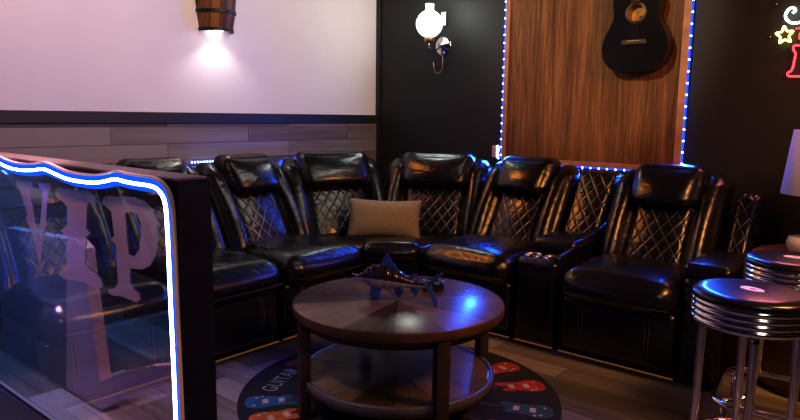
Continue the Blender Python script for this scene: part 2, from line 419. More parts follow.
def seat_parts(root, w, stitch=True):
    bm = bmesh.new(); rbox(bm, (0, -.62, .21), (w-.01, .80, .34), .02); finish('seat_base', bm, 'fabric_dark', root)
    def S(p):
        p = p.copy()
        if p.z > .43: p.z -= max(0, (p.y+.72))*.10
        return p
    bm = bmesh.new(); rbox(bm, (0, -.825, .402), (w-.012, .65, .185), .088, (0, .02, .022), S, n=10); finish('seat_cushion', bm, 'leather', root)
    bm = bmesh.new(); rbox(bm, (0, -.735, .492), (w-.13, .30, .03), .013, (0, 0, .012), S, n=8, uv=(0, 1)); finish('quilted_seat_panel', bm, 'quilt', root)
    bm = bmesh.new(); rbox(bm, (0, -1.02, .20), (w-.016, .13, .29), .035, (0, .02, 0), n=8); fr = finish('footrest', bm, 'leather', root)
    for s in (-1, 1):
        for d in (-.009, .009):
            x = s*w*.28+d; bm = bmesh.new()
            tube(bm, [(x, -1.0875, .09), (x, -1.098, .14), (x, -1.103, .20), (x, -1.099, .26), (x, -1.090, .31)], .0022, 6); finish('seam', bm, 'thread', fr)
    bm = bmesh.new(); pts = [(-w/2+.05, -1.146, .372)]+[(x*w/2, -1.1625, .372) for x in (-.6, -.3, 0, .3, .6)]+[(w/2-.03, -1.146, .372)]
    tube(bm, pts, .0018, 6); finish('front_seam', bm, 'thread', root)
    bm = bmesh.new(); bx(bm, (0, -1.076, .032), (w-.01, .012, .0028)); finish('light_strip', bm, 'kick', root)
    bm = bmesh.new(); bx(bm, (0, -.62, .025), (w-.04, .78, .05)); finish('plinth', bm, 'fabric_dark', root)
def recliner(label, loc, rz, w, hw=.385, pw=.325, name='recliner_seat'):
    root = thing(name, label, 'recliner', loc, rz, 'black leather recliner seats of the sectional')
    seat_parts(root, w); back_parts(root, w, hw, pw)
    return root
def arm(root, x0, x1, front=-1.06):
    cx, w = (x0+x1)/2, x1-x0
    def A(p):
        return p
    bm = bmesh.new(); rbox(bm, (cx, (front-.25)/2, .28), (w, -.25-front, .50), .035, (.01, .01, 0)); a = finish('arm', bm, 'leather', root)
    bm = bmesh.new(); rbox(bm, (cx, front-.006, .27), (w*.80, .03, .42), .012, (0, .008, 0), n=8, uv=(0, 2)); finish('quilted_arm_front', bm, 'quilt', a)
    bm = bmesh.new(); rbox(bm, (cx+.005, front+.24, .555), (w+.03, .46, .075), .033, (0, .0, .014)); finish('arm_pad', bm, 'leather', a)
    bm = bmesh.new(); rbox(bm, (cx+.015, -.27, .64), (w*.66, .14, .46), .035, (0, .015, 0), lean, n=8, uv=(0, 2)); finish('quilted_arm_back', bm, 'quilt', a)

pitch = .598
recliner('black leather recliner seat third from the corner, seen through the VIP glass', (0, -2.885, 0), R(90), pitch)
recliner('black leather recliner seat along the plank wall, just behind the end of the VIP partition', (0, -2.265, 0), R(90), pitch)
recliner('black leather recliner seat on the plank wall under the barrel light, beside the corner', (0, -1.645, 0), R(90), pitch)
recliner('black leather recliner seat left of the cup holder console, below the wood panel', (1.675, 0, 0), 0, .612)
rr = recliner('black leather recliner seat under the guitar, with the quilted arm beside the bar stools', (2.57, 0, 0), 0, .60)
arm(rr, .30, .485)

# corner wedge
wd = thing('corner_wedge_seat', 'black leather corner wedge seat with two angled backs, behind the taupe pillow', 'sofa corner', (0, 0, 0))
poly = [(.14, -.14), (.14, -1.325), (1.06, -1.325), (1.10, -1.29), (1.33, -1.09), (1.352, -1.06), (1.352, -.14)]
bm = bmesh.new(); prism(bm, [(.2, -.2), (.2, -1.30), (1.04, -1.30), (1.30, -1.06), (1.33, -1.02), (1.33, -.2)], .03, .36, .015, 2); finish('seat_base', bm, 'leather', wd, smooth=False)
bm = bmesh.new(); prism(bm, poly, .325, .460, .05, 5); finish('seat_cushion', bm, 'leather', wd)
c0, c1 = Vector((1.075, -1.31, 0)), Vector((1.335, -1.085, 0)); dv = (c1-c0).normalized(); nv = Vector((dv.y, -dv.x, 0))
mt = Matrix(((dv.x, -nv.x, 0, (c0.x+c1.x)/2), (dv.y, -nv.y, 0, (c0.y+c1.y)/2), (0, 0, 1, 0), (0, 0, 0, 1)))
bm = bmesh.new(); rbox(bm, (0, .09, .42), ((c1-c0).length+.03, .26, .13), .06, (0, .02, .01), lambda p: mt @ p, n=8); finish('seat_front_roll', bm, 'leather', wd)
back_parts(wd, .725, .52, .42, (.126, -.83), R(66.2))
back_parts(wd, .725, .52, .42, (.845, -.115), R(23.8))

# console
cs = thing('cup_holder_console', 'black leather storage console with two steel cup holders between recliner seats', 'console', (2.122, 0, 0))
cw = .24
bm = bmesh.new(); rbox(bm, (0, -.66, .265), (cw, .84, .47), .03, (0, .01, 0)); finish('console_body', bm, 'leather', cs)
bm = bmesh.new(); rbox(bm, (.0, -.72, .545), (cw+.02, .34, .075), .034, (0, 0, .012)); finish('armrest_lid', bm, 'leather', cs)
bm = bmesh.new(); rbox(bm, (0, -.26, .66), (cw-.01, .14, .54), .035, (0, .015, 0), lean, n=8, uv=(0, 2)); finish('quilted_console_back', bm, 'quilt', cs)
def SP(p):
    q = p.copy(); q.z += max(0, p.y+1.0)*.20*(1 if p.z > .4 else 0); return q
bm = bmesh.new(); rbox(bm, (cw/2-.012, -.72, .33), (.035, .68, .40), .016, (0, 0, 0), SP); finish('side_panel', bm, 'leather', cs)
for s in (-1, 1):
    bm = bmesh.new(); x = s*.058-.006
    lathe(bm, [(.040, .495), (.050, .4955), (.052, .506), (.049, .509), (.043, .506), (.041, .45), (.0405, .43)], (x, -.985, 0), 32, close=False)
    finish('cup_holder', bm, 'steel', cs)
bm = bmesh.new(); bx(bm, (0, -1.072, .032), (cw-.01, .012, .0028)); finish('light_strip', bm, 'kick', cs)

# pillow
bm = bmesh.new(); n = 22; g = {}
for s in (-1, 1):
    for i in range(n+1):
        for j in range(n+1):
            u, v = -1+2*i/n, -1+2*j/n
            if s == 1 and (i in (0, n) or j in (0, n)): g[s, i, j] = g[-1, i, j]; continue
            t = ((1-abs(u)**2.6)*(1-abs(v)**2.6))**.55
            px = .225*u*(1-.05*(1-u*u)-.07*(1-v*v)*abs(u)); pz = .125*v*(1-.10*(1-u*u)*abs(v))
            g[s, i, j] = bm.verts.new((px, s*.07*t, pz+.125))
for s in (-1, 1):
    for i in range(n):
        for j in range(n): bm.faces.new((g[s, i, j], g[s, i+1, j], g[s, i+1, j+1], g[s, i, j+1]))
pl = finish('throw_pillow', bm, 'taupe'); pl.scale = (1.08, 1, 1.06); pl.location = (1.0, -1.035, .460); pl.rotation_euler = (R(-20), R(1.5), R(40))
tag(pl, 'taupe rectangular throw pillow leaning in the corner of the sofa', 'pillow')

# ------------------------------------------------------------------ coffee table
TX, TY = 2.01, -2.08
ct = thing('coffee_table', 'round two tier coffee table with sunburst wood top standing on the rug', 'table', (TX, TY, .0115))
bm = bmesh.new(); lathe(bm, [(.0001, .459), (.44, .459), (.449, .456)], n=96, mi=0, close=False)
lathe(bm, [(.449, .456), (.451, .45), (.451, .424), (.446, .418), (.0001, .418)], n=96, mi=1, close=False); finish('tabletop', bm, ['tabletop', 'tablewood'], ct)
bm = bmesh.new(); lathe(bm, [(.405, .418), (.405, .378), (.385, .378), (.385, .418)], n=96, close=False); finish('apron', bm, 'tabledark', ct)
bm = bmesh.new(); lathe(bm, [(.0001, .150), (.395, .150)], n=96, mi=0, close=False)
lathe(bm, [(.395, .150), (.398, .156), (.412, .156), (.415, .150), (.415, .112), (.0001, .112)], n=96, mi=1, close=False); finish('shelf', bm, ['tabletop', 'shelfrim'], ct)
for a in (63, 153, 243, 333):
    bm = bmesh.new(); bx(bm, (.418, 0, .21), (.044, .055, .42), .004); l = finish('leg', bm, 'tabledark', ct); l.rotation_euler = (0, 0, R(a))

# ashtray
at = thing('ashtray', 'dark round glass ashtray behind the tail of the fish figurine', 'ashtray', (2.025, -1.855, .4715))
bm = bmesh.new(); lathe(bm, [(.0001, 0), (.046, 0), (.052, .008), (.052, .036), (.048, .042), (.042, .04), (.038, .026)], n=40, close=False); finish('bowl', bm, 'ashglass', at)
bm = bmesh.new(); lathe(bm, [(.038, .027), (.02, .030), (.0001, .032)], n=40, close=False); finish('ash', bm, 'ashtop', at)

# fish figurine
fs = thing('fish_figurine', 'iridescent blue metal fish figurine standing on the coffee table', 'ornament', (2.012, -2.085, .4715), R(30)); fs.scale = (1.1, 1.1, 1.1)
secs = [(-.172, .083, .003, .003), (-.150, .084, .013, .010), (-.13, .083, .030, .018), (-.105, .083, .047, .027), (-.07, .082, .052, .031), (-.03, .078, .045, .029), (.01, .072, .034, .023), (.05, .066, .021, .015), (.09, .062, .014, .010), (.115, .060, .010, .007)]
def fish_half(lo):
    bm = bmesh.new(); rings = []; k = 13
    sm = smooth_path([Vector(s[:3]) for s in secs], 4); sw = smooth_path([Vector((s[0], s[3], 0)) for s in secs], 4)
    for idx, (a, b) in enumerate(zip(sm, sw)):
        rg = 1+.10*math.sin(idx*2.1)
        ring = []
        for q in range(k):
            t = PI*q/(k-1)*(1 if not lo else -1)
            hh = a.z*(1 if not lo else .82)
            ring.append(bm.verts.new((a.x, b.y*rg*math.cos(t), a.y+hh*math.sin(t)*(rg if not lo else 1))))
        rings.append(ring)
    for A, B in zip(rings, rings[1:]):
        for q in range(k-1): bm.faces.new((A[q], A[q+1], B[q+1], B[q]))
    return bm
finish('upper_body', fish_half(False), 'fishdark', fs); finish('lower_body', fish_half(True), 'fishlilac', fs)
def fin(name, pts, th, y=0, tilt=0, m='fishblue'):
    bm = bmesh.new(); plate(bm, pts, [], -th/2, th/2)
    o = finish(name, bm, m, fs, smooth=False); o.location = (0, y, 0); o.rotation_euler = (tilt, 0, 0); return o
fin('dorsal_fin', [(-.085, .125), (-.066, .148), (-.048, .178), (-.042, .182), (-.036, .166), (-.018, .138), (.005, .112), (.035, .090), (-.03, .10)], .006)
fin('rear_fin', [(.03, .085), (.055, .105), (.075, .108), (.07, .097), (.055, .082)], .005)
fin('tail_fin', [(.105, .066), (.125, .085), (.15, .108), (.176, .118), (.172, .108), (.15, .085), (.132, .062), (.142, .04), (.162, .018), (.160, .001), (.150, .0), (.137, .02), (.12, .045), (.107, .055)], .008)
tf = [o for o in fs.children if o.name == 'tail_fin'][0]
for v in tf.data.vertices: v.co.y -= max(0, .062-v.co.z)*1.1
for s in (-1, 1):
    fin('pectoral_fin', [(-.10, .06), (-.065, .055), (-.07, .03), (-.078, .0), (-.108, .0), (-.112, .02)], .006, s*.014, 0)
    fin('pelvic_fin', [(-.02, .055), (.01, .05), (.018, .028), (.008, .014), (-.006, .02), (-.012, .035)], .005, s*.012, 0)
    fin('anal_fin', [(.045, .055), (.07, .052), (.08, .034), (.072, .02), (.06, .026), (.05, .04)], .005, s*.008, 0)
    bm = bmesh.new(); bmesh.ops.create_uvsphere(bm, u_segments=12, v_segments=8, radius=.006); finish('eye', bm, 'ashglass', fs, loc=(-.128, s*.0125, .092))
bm = bmesh.new(); tube(bm, smooth_path([(-.185, 0, .094), (-.165, 0, .088), (-.145, 0, .082)], 4), [.0015]*4+[.004]*5, 8); finish('beak', bm, 'fishlilac', fs)
bm = bmesh.new(); tube(bm, smooth_path([(-.172, 0, .066), (-.15, 0, .066), (-.125, 0, .07)], 4), [.002]*4+[.007]*5, 8); finish('lower_jaw', bm, 'fishlilac', fs)

# ------------------------------------------------------------------ rug (print is part of the one mesh)
RGX, RGY = 1.955, -2.0
bm = bmesh.new(); lathe(bm, [(.0001, .008), (.71, .008), (.717, .006), (.717, 0)], n=96, close=False)
def flat(bm, pts, mi, z):
    f = bm.faces.new([bm.verts.new((x, y, z)) for x, y in pts]); f.material_index = mi
def rug_guitar(ang, mi, r0=.685):
    mt = Matrix.Rotation(R(ang), 2)
    def put(pts, m, z): flat(bm, [tuple(mt @ Vector(p)) for p in pts], m, z)
    half = [(0, 0), (.003, .035), (.02, .068), (.05, .080), (.085, .074), (.12, .060), (.15, .058), (.185, .066), (.215, .062), (.232, .044), (.222, .028), (.195, .016)]
    half2 = half[:7]+[(.178, .062), (.20, .056), (.210, .040), (.203, .026), (.19, .016)]
    out = smooth_path([(r0-a, b, 0) for a, b in half], 4)+smooth_path([(r0-a, -b, 0) for a, b in reversed(half2)], 4)
    put([(p.x, p.y*.8) for p in out], mi, .0092)
    put([(r0-.18, .011), (r0-.42, .008), (r0-.42, -.008), (r0-.18, -.011)], 8, .0100)
    put([(r0-.42, .008), (r0-.44, .022), (r0-.50, .018), (r0-.50, -.012), (r0-.42, -.008)], 8, .0100)
    for a in (.075, .145):
        put([(r0-a, .022), (r0-a-.025, .022), (r0-a-.025, -.022), (r0-a, -.022)], 6, .0104)
    for a, b in ((.04, .035), (.05, -.04), (.075, -.05)):
        put([(r0-a+.008*math.cos(t), b+.008*math.sin(t)) for t in (0, 1, 2, 3, 4, 5)], 6, .0104)
for ang, mi in ((-128.7, 1), (-113, 2), (-90, 3), (-67, 4), (-44, 3), (-22, 2), (0, 3), (23, 4), (48, 3), (70.5, 3), (94, 1), (118, 2), (142, 4)): rug_guitar(ang, mi)
flat(bm, [(-.63+.035*math.cos(t*PI/5), -.085+.045*math.sin(t*PI/5)) for t in range(10)], 3, .0094)
cv = bpy.data.curves.new('t', 'FONT'); cv.body = 'GUITAR'; cv.size = .095; cv.align_x = 'CENTER'; cv.align_y = 'CENTER'; cv.space_character = 1.05
to = bpy.data.objects.new('t', cv); COL.objects.link(to)
dg = bpy.context.evaluated_depsgraph_get(); tm = bpy.data.meshes.new_from_object(to.evaluated_get(dg))
b2 = bmesh.new(); b2.from_mesh(tm); ta = Matrix.Translation((-.505, -.265, .0098)) @ Matrix.Rotation(R(113), 4, 'Z') @ Matrix.Diagonal((.78, 1.1, 1, 1))
for v in b2.verts: v.co = ta @ v.co
for f in b2.faces: f.material_index = 5
b2.to_mesh(tm); b2.free(); bm.from_mesh(tm)
bpy.data.objects.remove(to); bpy.data.curves.remove(cv)
rg = finish('round_rug', bm, ['rug', 'g_blue', 'g_orange', 'g_red', 'g_teal', 'g_grey', 'g_cream', 'g_grey', 'g_neck'], smooth=False, loc=(RGX, RGY, 0))
tag(rg, 'round black rug printed with coloured electric guitars and the word GUITAR', 'rug')

# ------------------------------------------------------------------ VIP partition
PY = -3.3
vp = thing('glass_partition', 'dark partition with VIP lettered glass edged by a glowing blue white neon line', 'partition', (0, PY, 0))
path = [(.30, 1.06), (.55, 1.064), (.80, 1.074), (.968, 1.085), (1.165, 1.073), (1.273, 1.061), (1.377, 1.058), (1.476, 1.064), (1.562, 1.073), (1.642, 1.064), (1.725, 1.054), (1.817, 1.052), (1.905, 1.055), (1.977, 1.065), (2.028, 1.074), (2.088, 1.071), (2.165, 1.070), (2.210, 1.070), (2.243, 1.065), (2.266, 1.052), (2.278, 1.035), (2.284, 1.005), (2.287, .909), (2.288, .78), (2.290, .649), (2.292, .45), (2.294, .25)]
path = [(x, z-.004) for x, z in path]
sp = [(p.x, p.y) for p in smooth_path([(x, z, 0) for x, z in path], 4)]
hole = [(x-(.006 if x > 2.27 else 0), z-.006) for x, z in sp]+[(2.288, .16), (.30, .16)]
bm = bmesh.new(); plate(bm, [(.03, 0), (2.318, 0), (2.318, 1.085), (.03, 1.085)], [hole], 0, .095)
finish('frame', bm, 'frame', vp, smooth=False)
bm = bmesh.new(); bx(bm, (2.288/2+.015, .0475, 1.0875), (2.288, .095, .005)); finish('lit_top', bm, 'littop', vp, smooth=False)  # lighter sheet on the frame top: overhead light put into its colour
bm = bmesh.new(); plate(bm, hole, [], .012, None); gp = finish('glass_pane', bm, 'glass', vp, smooth=False)
if gp.data.polygons[0].normal.y > 0: gp.data.flip_normals()
bm = bmesh.new(); tube(bm, [(x, -.012, z) for x, z in sp], .0046, 10); ns = finish('neon_tube', bm, 'neonwhite', vp)
bm = bmesh.new()
P3 = [Vector((x, z)) for x, z in sp]; L = []
for i, p in enumerate(P3):
    t = (P3[min(i+1, len(P3)-1)]-P3[max(i-1, 0)]).normalized(); nn = Vector((-t.y, t.x))*.0185
    L.append([bm.verts.new((p.x+nn.x, -.002, p.y+nn.y)), bm.verts.new((p.x-nn.x, -.002, p.y-nn.y)), bm.verts.new((p.x-nn.x*.8, -.007, p.y-nn.y*.8)), bm.verts.new((p.x+nn.x*.8, -.007, p.y+nn.y*.8))])
for a, b in zip(L, L[1:]):
    for k in range(4): bm.faces.new((a[k], a[(k+1) % 4], b[(k+1) % 4], b[k]))
finish('neon_halo', bm, 'neonblue', vp, smooth=False)  # emissive ribbon stands in for the blue halo around the tube
bm = bmesh.new(); L = []
for i, p in enumerate(P3):
    t = (P3[min(i+1, len(P3)-1)]-P3[max(i-1, 0)]).normalized(); nn = Vector((-t.y, t.x)); a, b = p+nn*.019, p+nn*.0245
    L.append([bm.verts.new((a.x, -.001, a.y)), bm.verts.new((b.x, -.001, b.y)), bm.verts.new((b.x, -.012, b.y)), bm.verts.new((a.x, -.012, a.y))])
for a, b in zip(L, L[1:]):
    for k in range(4): bm.faces.new((a[k], a[(k+1) % 4], b[(k+1) % 4], b[k]))
finish('frame_edge_highlight', bm, 'palepink', vp, smooth=False)  # pale strip stands in for the highlight along the frame edge
LT = {'letter_v': ([[(1.282, 1.01), (1.3, 1.015), (1.317, 1.012), (1.349, 1.018), (1.369, 1.013), (1.411, 1.016), (1.413, 0.999), (1.382, 0.988), (1.437, 0.822), (1.494, 0.991), (1.465, 0.997), (1.468, 1.015), (1.5, 1.019), (1.516, 1.017), (1.539, 1.022), (1.562, 1.019), (1.559, 1.001), (1.535, 0.994), (1.504, 0.894), (1.514, 0.882), (1.488, 0.865), (1.429, 0.724), (1.397, 0.83), (1.345, 0.873), (1.334, 0.882), (1.354, 0.898), (1.303, 0.98), (1.278, 0.988)]]),
 'letter_i': ([[(1.589, 1.003), (1.621, 1.015), (1.649, 1.011), (1.685, 1.016), (1.733, 1.014), (1.787, 1.018), (1.826, 1.02), (1.862, 1.008), (1.873, 0.992), (1.847, 0.983), (1.822, 0.984), (1.807, 0.973), (1.793, 0.905), (1.817, 0.89), (1.785, 0.874), (1.772, 0.791), (1.797, 0.777), (1.841, 0.772), (1.871, 0.759), (1.882, 0.739), (1.842, 0.724), (1.804, 0.728), (1.764, 0.731), (1.716, 0.729), (1.659, 0.72), (1.608, 0.716), (1.579, 0.725), (1.581, 0.738), (1.619, 0.748), (1.655, 0.77), (1.663, 0.858), (1.611, 0.874), (1.661, 0.896), (1.67, 0.957), (1.643, 0.97), (1.601, 0.979), (1.588, 0.99)]]),
 'letter_p': ([[(1.905, 1.0), (1.918, 1.01), (1.954, 1.016), (1.989, 1.016), (2.029, 1.021), (2.089, 1.024), (2.141, 1.019), (2.18, 1.002), (2.202, 0.97), (2.204, 0.928), (2.19, 0.881), (2.157, 0.846), (2.114, 0.828), (2.049, 0.821), (2.044, 0.777), (2.065, 0.764), (2.092, 0.757), (2.096, 0.741), (2.073, 0.728), (2.034, 0.729), (1.989, 0.729), (1.935, 0.722), (1.911, 0.726), (1.918, 0.737), (1.955, 0.747), (1.975, 0.768), (1.973, 0.864), (1.969, 0.88), (1.94, 0.888), (1.966, 0.903), (1.955, 0.971), (1.927, 0.982), (1.903, 0.989)], [(2.036, 0.976), (2.064, 0.983), (2.096, 0.98), (2.115, 0.96), (2.117, 0.922), (2.103, 0.882), (2.074, 0.858), (2.044, 0.86), (2.039, 0.901)]])}
for k, loops in LT.items():
    bm = bmesh.new(); plate(bm, loops[0], loops[1:], .009, None); finish(k, bm, 'frost', vp, smooth=False)

# ------------------------------------------------------------------ wood wall panel with guitar
wp = thing('wood_wall_panel', 'tall rustic brown wood panel framed in pale oak on the black wall', 'wall panel', (0, 0, 0))
bm = bmesh.new(); bx(bm, ((1.30+2.47)/2, -.012, (.95+2.85)/2), (2.47-1.28, .02, 1.90)); finish('boards', bm, 'oak', wp, smooth=False)
X0, X1, ZB, ZT = 1.252, 2.512, .93, 2.88
for nm, c, s in (('frame_strip', (X0+.017, -.018, (ZB+ZT)/2), (.034, .034, ZT-ZB)), ('frame_strip', (X1-.022, -.018, (ZB+ZT)/2), (.044, .034, ZT-ZB)), ('frame_strip', ((X0+X1)/2, -.018, ZB+.017), (X1-X0-.07, .034, .034)), ('frame_strip', ((X0+X1)/2, -.018, ZT-.017), (X1-X0-.07, .034, .034))):
    bm = bmesh.new(); bx(bm, c, s, .003); finish(nm, bm, 'trimwood', wp, smooth=False)
def led_strip(label, p0, p1, step, dirv):
    p0, p1 = Vector(p0), Vector(p1); d = p1-p0
    root = thing('led_strip', label, 'light strip', p0)
    bm = bmesh.new(); o = Vector(dirv)*.003
    tube(bm, [(0, 0, 0), d], .0065, 6); finish('tape', bm, 'ledblue', root, smooth=False)
    n = int(d.length/step)
    for k in range(n):
        q = d*((k+.5)/n)+Vector(dirv)*.005
        bm = bmesh.new(); bmesh.ops.create_icosphere(bm, subdivisions=1, radius=.0062, matrix=Matrix.Translation(q)); finish('led', bm, 'leddot', root)
    return root
led_strip('blue light strip down the left edge of the wood wall panel', (X0-.004, -.024, ZB+.02), (X0-.004, -.024, 2.60), .056, (-.5, -.8, 0))
led_strip('blue light strip down the right edge of the wood wall panel', (X1+.004, -.024, ZB+.02), (X1+.004, -.024, 2.60), .068, (.5, -.8, 0))
led_strip('blue light strip under the bottom edge of the wood wall panel', (X0+.03, -.024, ZB-.004), (X1-.03, -.024, ZB-.004), .056, (0, -.8, -.5))
led_strip('blue white light strip along the plank wall behind the left sofa backs', (.03, -1.82, .935), (.03, -1.50, .935), .022, (.8, 0, .5))
lc = thing('led_controller', 'small cream plug box of the light strip at lower left of the wood panel', 'plug', (1.195, 0, 1.0))
bm = bmesh.new(); rbox(bm, (0, -.022, 0), (.045, .04, .09), .012); finish('box', bm, 'plastic', lc)
bm = bmesh.new(); tube(bm, smooth_path([(.024, -.03, .045), (.034, -.036, .02), (.03, -.036, -.02), (.032, -.03, -.05)], 4), .006, 8); finish('glowing_lead', bm, 'leddot', lc)

GZ, GX = 1.535, 2.222
gt = thing('acoustic_guitar', 'black acoustic guitar hanging on the wood wall panel', 'guitar', (GX, -.032, GZ))
half = [(0, 0), (.08, .003), (.14, .022), (.185, .072), (.2025, .14), (.19, .21), (.158, .275), (.136, .325), (.139, .375), (.146, .42), (.132, .468), (.085, .5), (0, .508)]
o1 = [(p.x, p.y) for p in smooth_path([(a, b, 0) for a, b in half], 5)]
out = o1+[(-x, z) for x, z in reversed(o1[1:-1])]
HZ = .352
bm = bmesh.new(); plate(bm, out, [[(.05*math.cos(a*PI/16), HZ+.05*math.sin(a*PI/16)) for a in range(32)]], -.105, -.102); finish('top', bm, 'guitarblack', gt, smooth=False)
bm = bmesh.new()
rings = []
for (sc_, y) in ((1.0, -.102), (1.0, -.006), (.985, 0)):
    rings.append([bm.verts.new((x*sc_, y, (z-.25)*sc_+.25)) for x, z in out])
for a, b in zip(rings, rings[1:]):
    for k in range(len(out)): bm.faces.new((a[k], a[(k+1) % len(out)], b[(k+1) % len(out)], b[k]))
bm.faces.new(rings[-1]); finish('side', bm, 'guitarside', gt)
bm = bmesh.new(); lathe(bm, [(.0001, -.05), (.075, -.05)], (0, 0, HZ), 32, axis='y', close=False); finish('inner_wood', bm, 'amber', gt)
bm = bmesh.new(); bx(bm, (.024, -.052, HZ-.028), (.04, .003, .03)); finish('inner_label', bm, 'rosewood', gt, smooth=False)
bm = bmesh.new(); lathe(bm, [(.05, -.1055), (.064, -.1055), (.064, -.104), (.05, -.104)], (0, 0, HZ), 40, axis='y', close=False); finish('rosette', bm, 'rosette', gt)
bm = bmesh.new(); bx(bm, (0, -.110, .178), (.15, .010, .030), .003); bx(bm, (0, -.1165, .183), (.08, .004, .005)); br_ = finish('bridge', bm, 'rosewood', gt, smooth=False)
bm = bmesh.new(); bx(bm, (0, -.117, .184), (.082, .005, .005)); finish('saddle', bm, 'g_cream', br_, smooth=False)
bm = bmesh.new(); prism(bm, [(-.026, -.125), (.026, -.125), (.024, -.095), (-.024, -.095)], .405, .82, .004, 2); finish('neck', bm, 'rosewood', gt)
bm = bmesh.new(); plate(bm, [(-.026, .82), (.026, .82), (.038, .86), (.034, 1.0), (-.034, 1.0), (-.038, .86)], [], -.118, -.10); finish('headstock', bm, 'guitarblack', gt, smooth=False)
for k in range(6):
    x = -.0275+k*.011; bm = bmesh.new(); tube(bm, [(x, -.1195, .184), (x*.62, -.1285, .83)], .0009, 5); finish('guitar_string', bm, 'string', gt)
bm = bmesh.new(); lathe(bm, [(.007, 0), (.008, .012), (.004, .016)], (.172, -.03, .062), 12, axis='z'); finish('strap_button', bm, 'steel', gt)

# ------------------------------------------------------------------ barrel sconce
bs = thing('barrel_sconce', 'wooden barrel down light on the white wall', 'wall light', (.006, -1.592, 1.775))
bm = bmesh.new(); hp = [(.112, 0), (.118, .03), (.131, .12), (.139, .22), (.141, .29), (.138, .36), (.128, .46), (.115, .55), (.110, .58)]
rings = []; ns_ = 40
for r, z in hp:
    rings.append([bm.verts.new((r*1.05*math.sin(PI*k/ns_), -r*math.cos(PI*k/ns_), z)) for k in range(ns_+1)])
for a, b in zip(rings, rings[1:]):
    for k in range(ns_): bm.faces.new((a[k], a[k+1], b[k+1], b[k]))
bm.faces.new(rings[-1]); finish('staves', bm, 'barrel', bs)
for z0, z1, r in ((-.002, .020, .1165), (.112, .132, .1335), (.405, .433, .137), (.545, .58, .1165)):
    bm = bmesh.new(); rg_ = []
    for z in (z0, z1):
        rg_.append([bm.verts.new(((r+.004)*1.05*math.sin(PI*k/ns_), -(r+.004)*math.cos(PI*k/ns_), z)) for k in range(ns_+1)])
    for k in range(ns_): bm.faces.new((rg_[0][k], rg_[0][k+1], rg_[1][k+1], rg_[1][k]))
    finish('iron_hoop', bm, 'iron', bs)
bm = bmesh.new(); lathe(bm, [(.0001, .010), (.045, .010), (.048, .03)], (.055, 0, 0), 24, close=False); finish('bulb', bm, 'bulb', bs)

# ------------------------------------------------------------------ oil lamp sconce
sx = .684
ws = thing('globe_sconce', 'lit white glass globe wall lamp on a round chrome plate, on the black wall', 'wall light', (sx, 0, 1.79))
bm = bmesh.new(); prof = [(.03, .045)]+[(.1*math.cos(t), .144+.1*math.sin(t)) for t in [R(-72+10*k) for k in range(15)]]+[(.034, .242), (.031, .255), (.033, .288)]
lathe(bm, prof, (0, -.18, 0), 36, close=False); gl = finish('globe', bm, 'globe', ws)
for dz in (-.03, .04):
    bm = bmesh.new(); r = math.sqrt(.1**2-dz**2)+.0008; lathe(bm, [(r, dz+.1415), (r+.0012, dz+.144), (r, dz+.1465)], (0, -.18, 0), 36, close=False); finish('globe_band', bm, 'globeline', gl)
bm = bmesh.new(); lathe(bm, [(.02, .005), (.034, .012), (.038, .03), (.034, .048), (.0001, .048)], (0, -.18, 0), 24); finish('burner', bm, 'brass', ws)
bm = bmesh.new(); lathe(bm, [(.0001, -.034), (.018, -.032), (.028, -.02), (.058, -.014), (.074, -.006), (.076, 0)], (0, 0, 0), 40, axis='y', close=False); finish('wall_plate', bm, 'chrome', ws)
bm = bmesh.new(); tube(bm, smooth_path([(0, -.03, 0), (0, -.07, -.03), (0, -.13, -.045), (0, -.175, -.03), (0, -.18, .006)], 6), .006, 10); finish('arm', bm, 'chrome', ws)
bm = bmesh.new(); bx(bm, (.006, -.012, .20), (.045, .004, .10), .001); bx(bm, (.006, -.006, .20), (.012, .012, .02)); finish('reflector', bm, 'logo_white', ws, smooth=False)
bm = bmesh.new(); tube(bm, smooth_path([(.01, -.02, -.07), (.012, -.02, -.16), (-.005, -.025, -.20), (-.04, -.025, -.205), (-.066, -.025, -.17), (-.072, -.025, -.12)], 6), .0022, 6); finish('pull_wire', bm, 'steel', ws)

# ------------------------------------------------------------------ neon sign
def wallpt(u, v, y=-.035):          # sign outlines traced in sign units, about 200 units to the metre
    return Vector((3.005+(u-784)/208, y, 1.713-(v-35)/188-(u-784)*.00044))
sg = thing('neon_sign', 'neon sign with white scroll, yellow star and red letter on the black wall', 'sign', (0, 0, 0))
bm = bmesh.new(); tube(bm, smooth_path([wallpt(*p) for p in ((790.5, 13.5), (793, 11), (791, 8.3), (787, 9.3), (783.6, 15), (785.7, 20.5), (792, 23.3), (800, 21.8), (807, 17), (811, 9), (809, 0))], 6), .0062, 10); finish('white_scroll', bm, 'neoncore', sg)
bm = bmesh.new(); st = []
for k in range(10):
    a = PI/2+k*PI/5+.15; r = 9.0 if k % 2 == 0 else 4.6
    st.append(wallpt(784.6+r*math.cos(a), 35.3-r*math.sin(a)))
tube(bm, smooth_path(st, 4, True), .0055, 10, closed=True); finish('yellow_star', bm, 'neonyellow', sg)
bm = bmesh.new(); lp = [(805, 45), (800, 45), (795, 45.6), (794.6, 49.5), (797.2, 53), (796.6, 60), (795.8, 67), (794, 71), (791.3, 72.6), (792, 75.8), (798, 75.8), (805, 75.5), (812, 75.8), (818, 75.8), (818.7, 72.6), (816, 71), (813.4, 67), (812.8, 60), (812.6, 53), (815.4, 49.5), (815, 45.6), (810, 45)]
tube(bm, smooth_path([wallpt(*p) for p in lp], 3, True), .0055, 10, closed=True); finish('red_letter', bm, 'neonred', sg)
bm = bmesh.new(); tube(bm, smooth_path([wallpt(*p) for p in ((795, 29), (798.5, 28), (800.5, 31), (799, 35), (799.5, 39))], 4), .0035, 8); finish('red_mark', bm, 'neonred', sg)
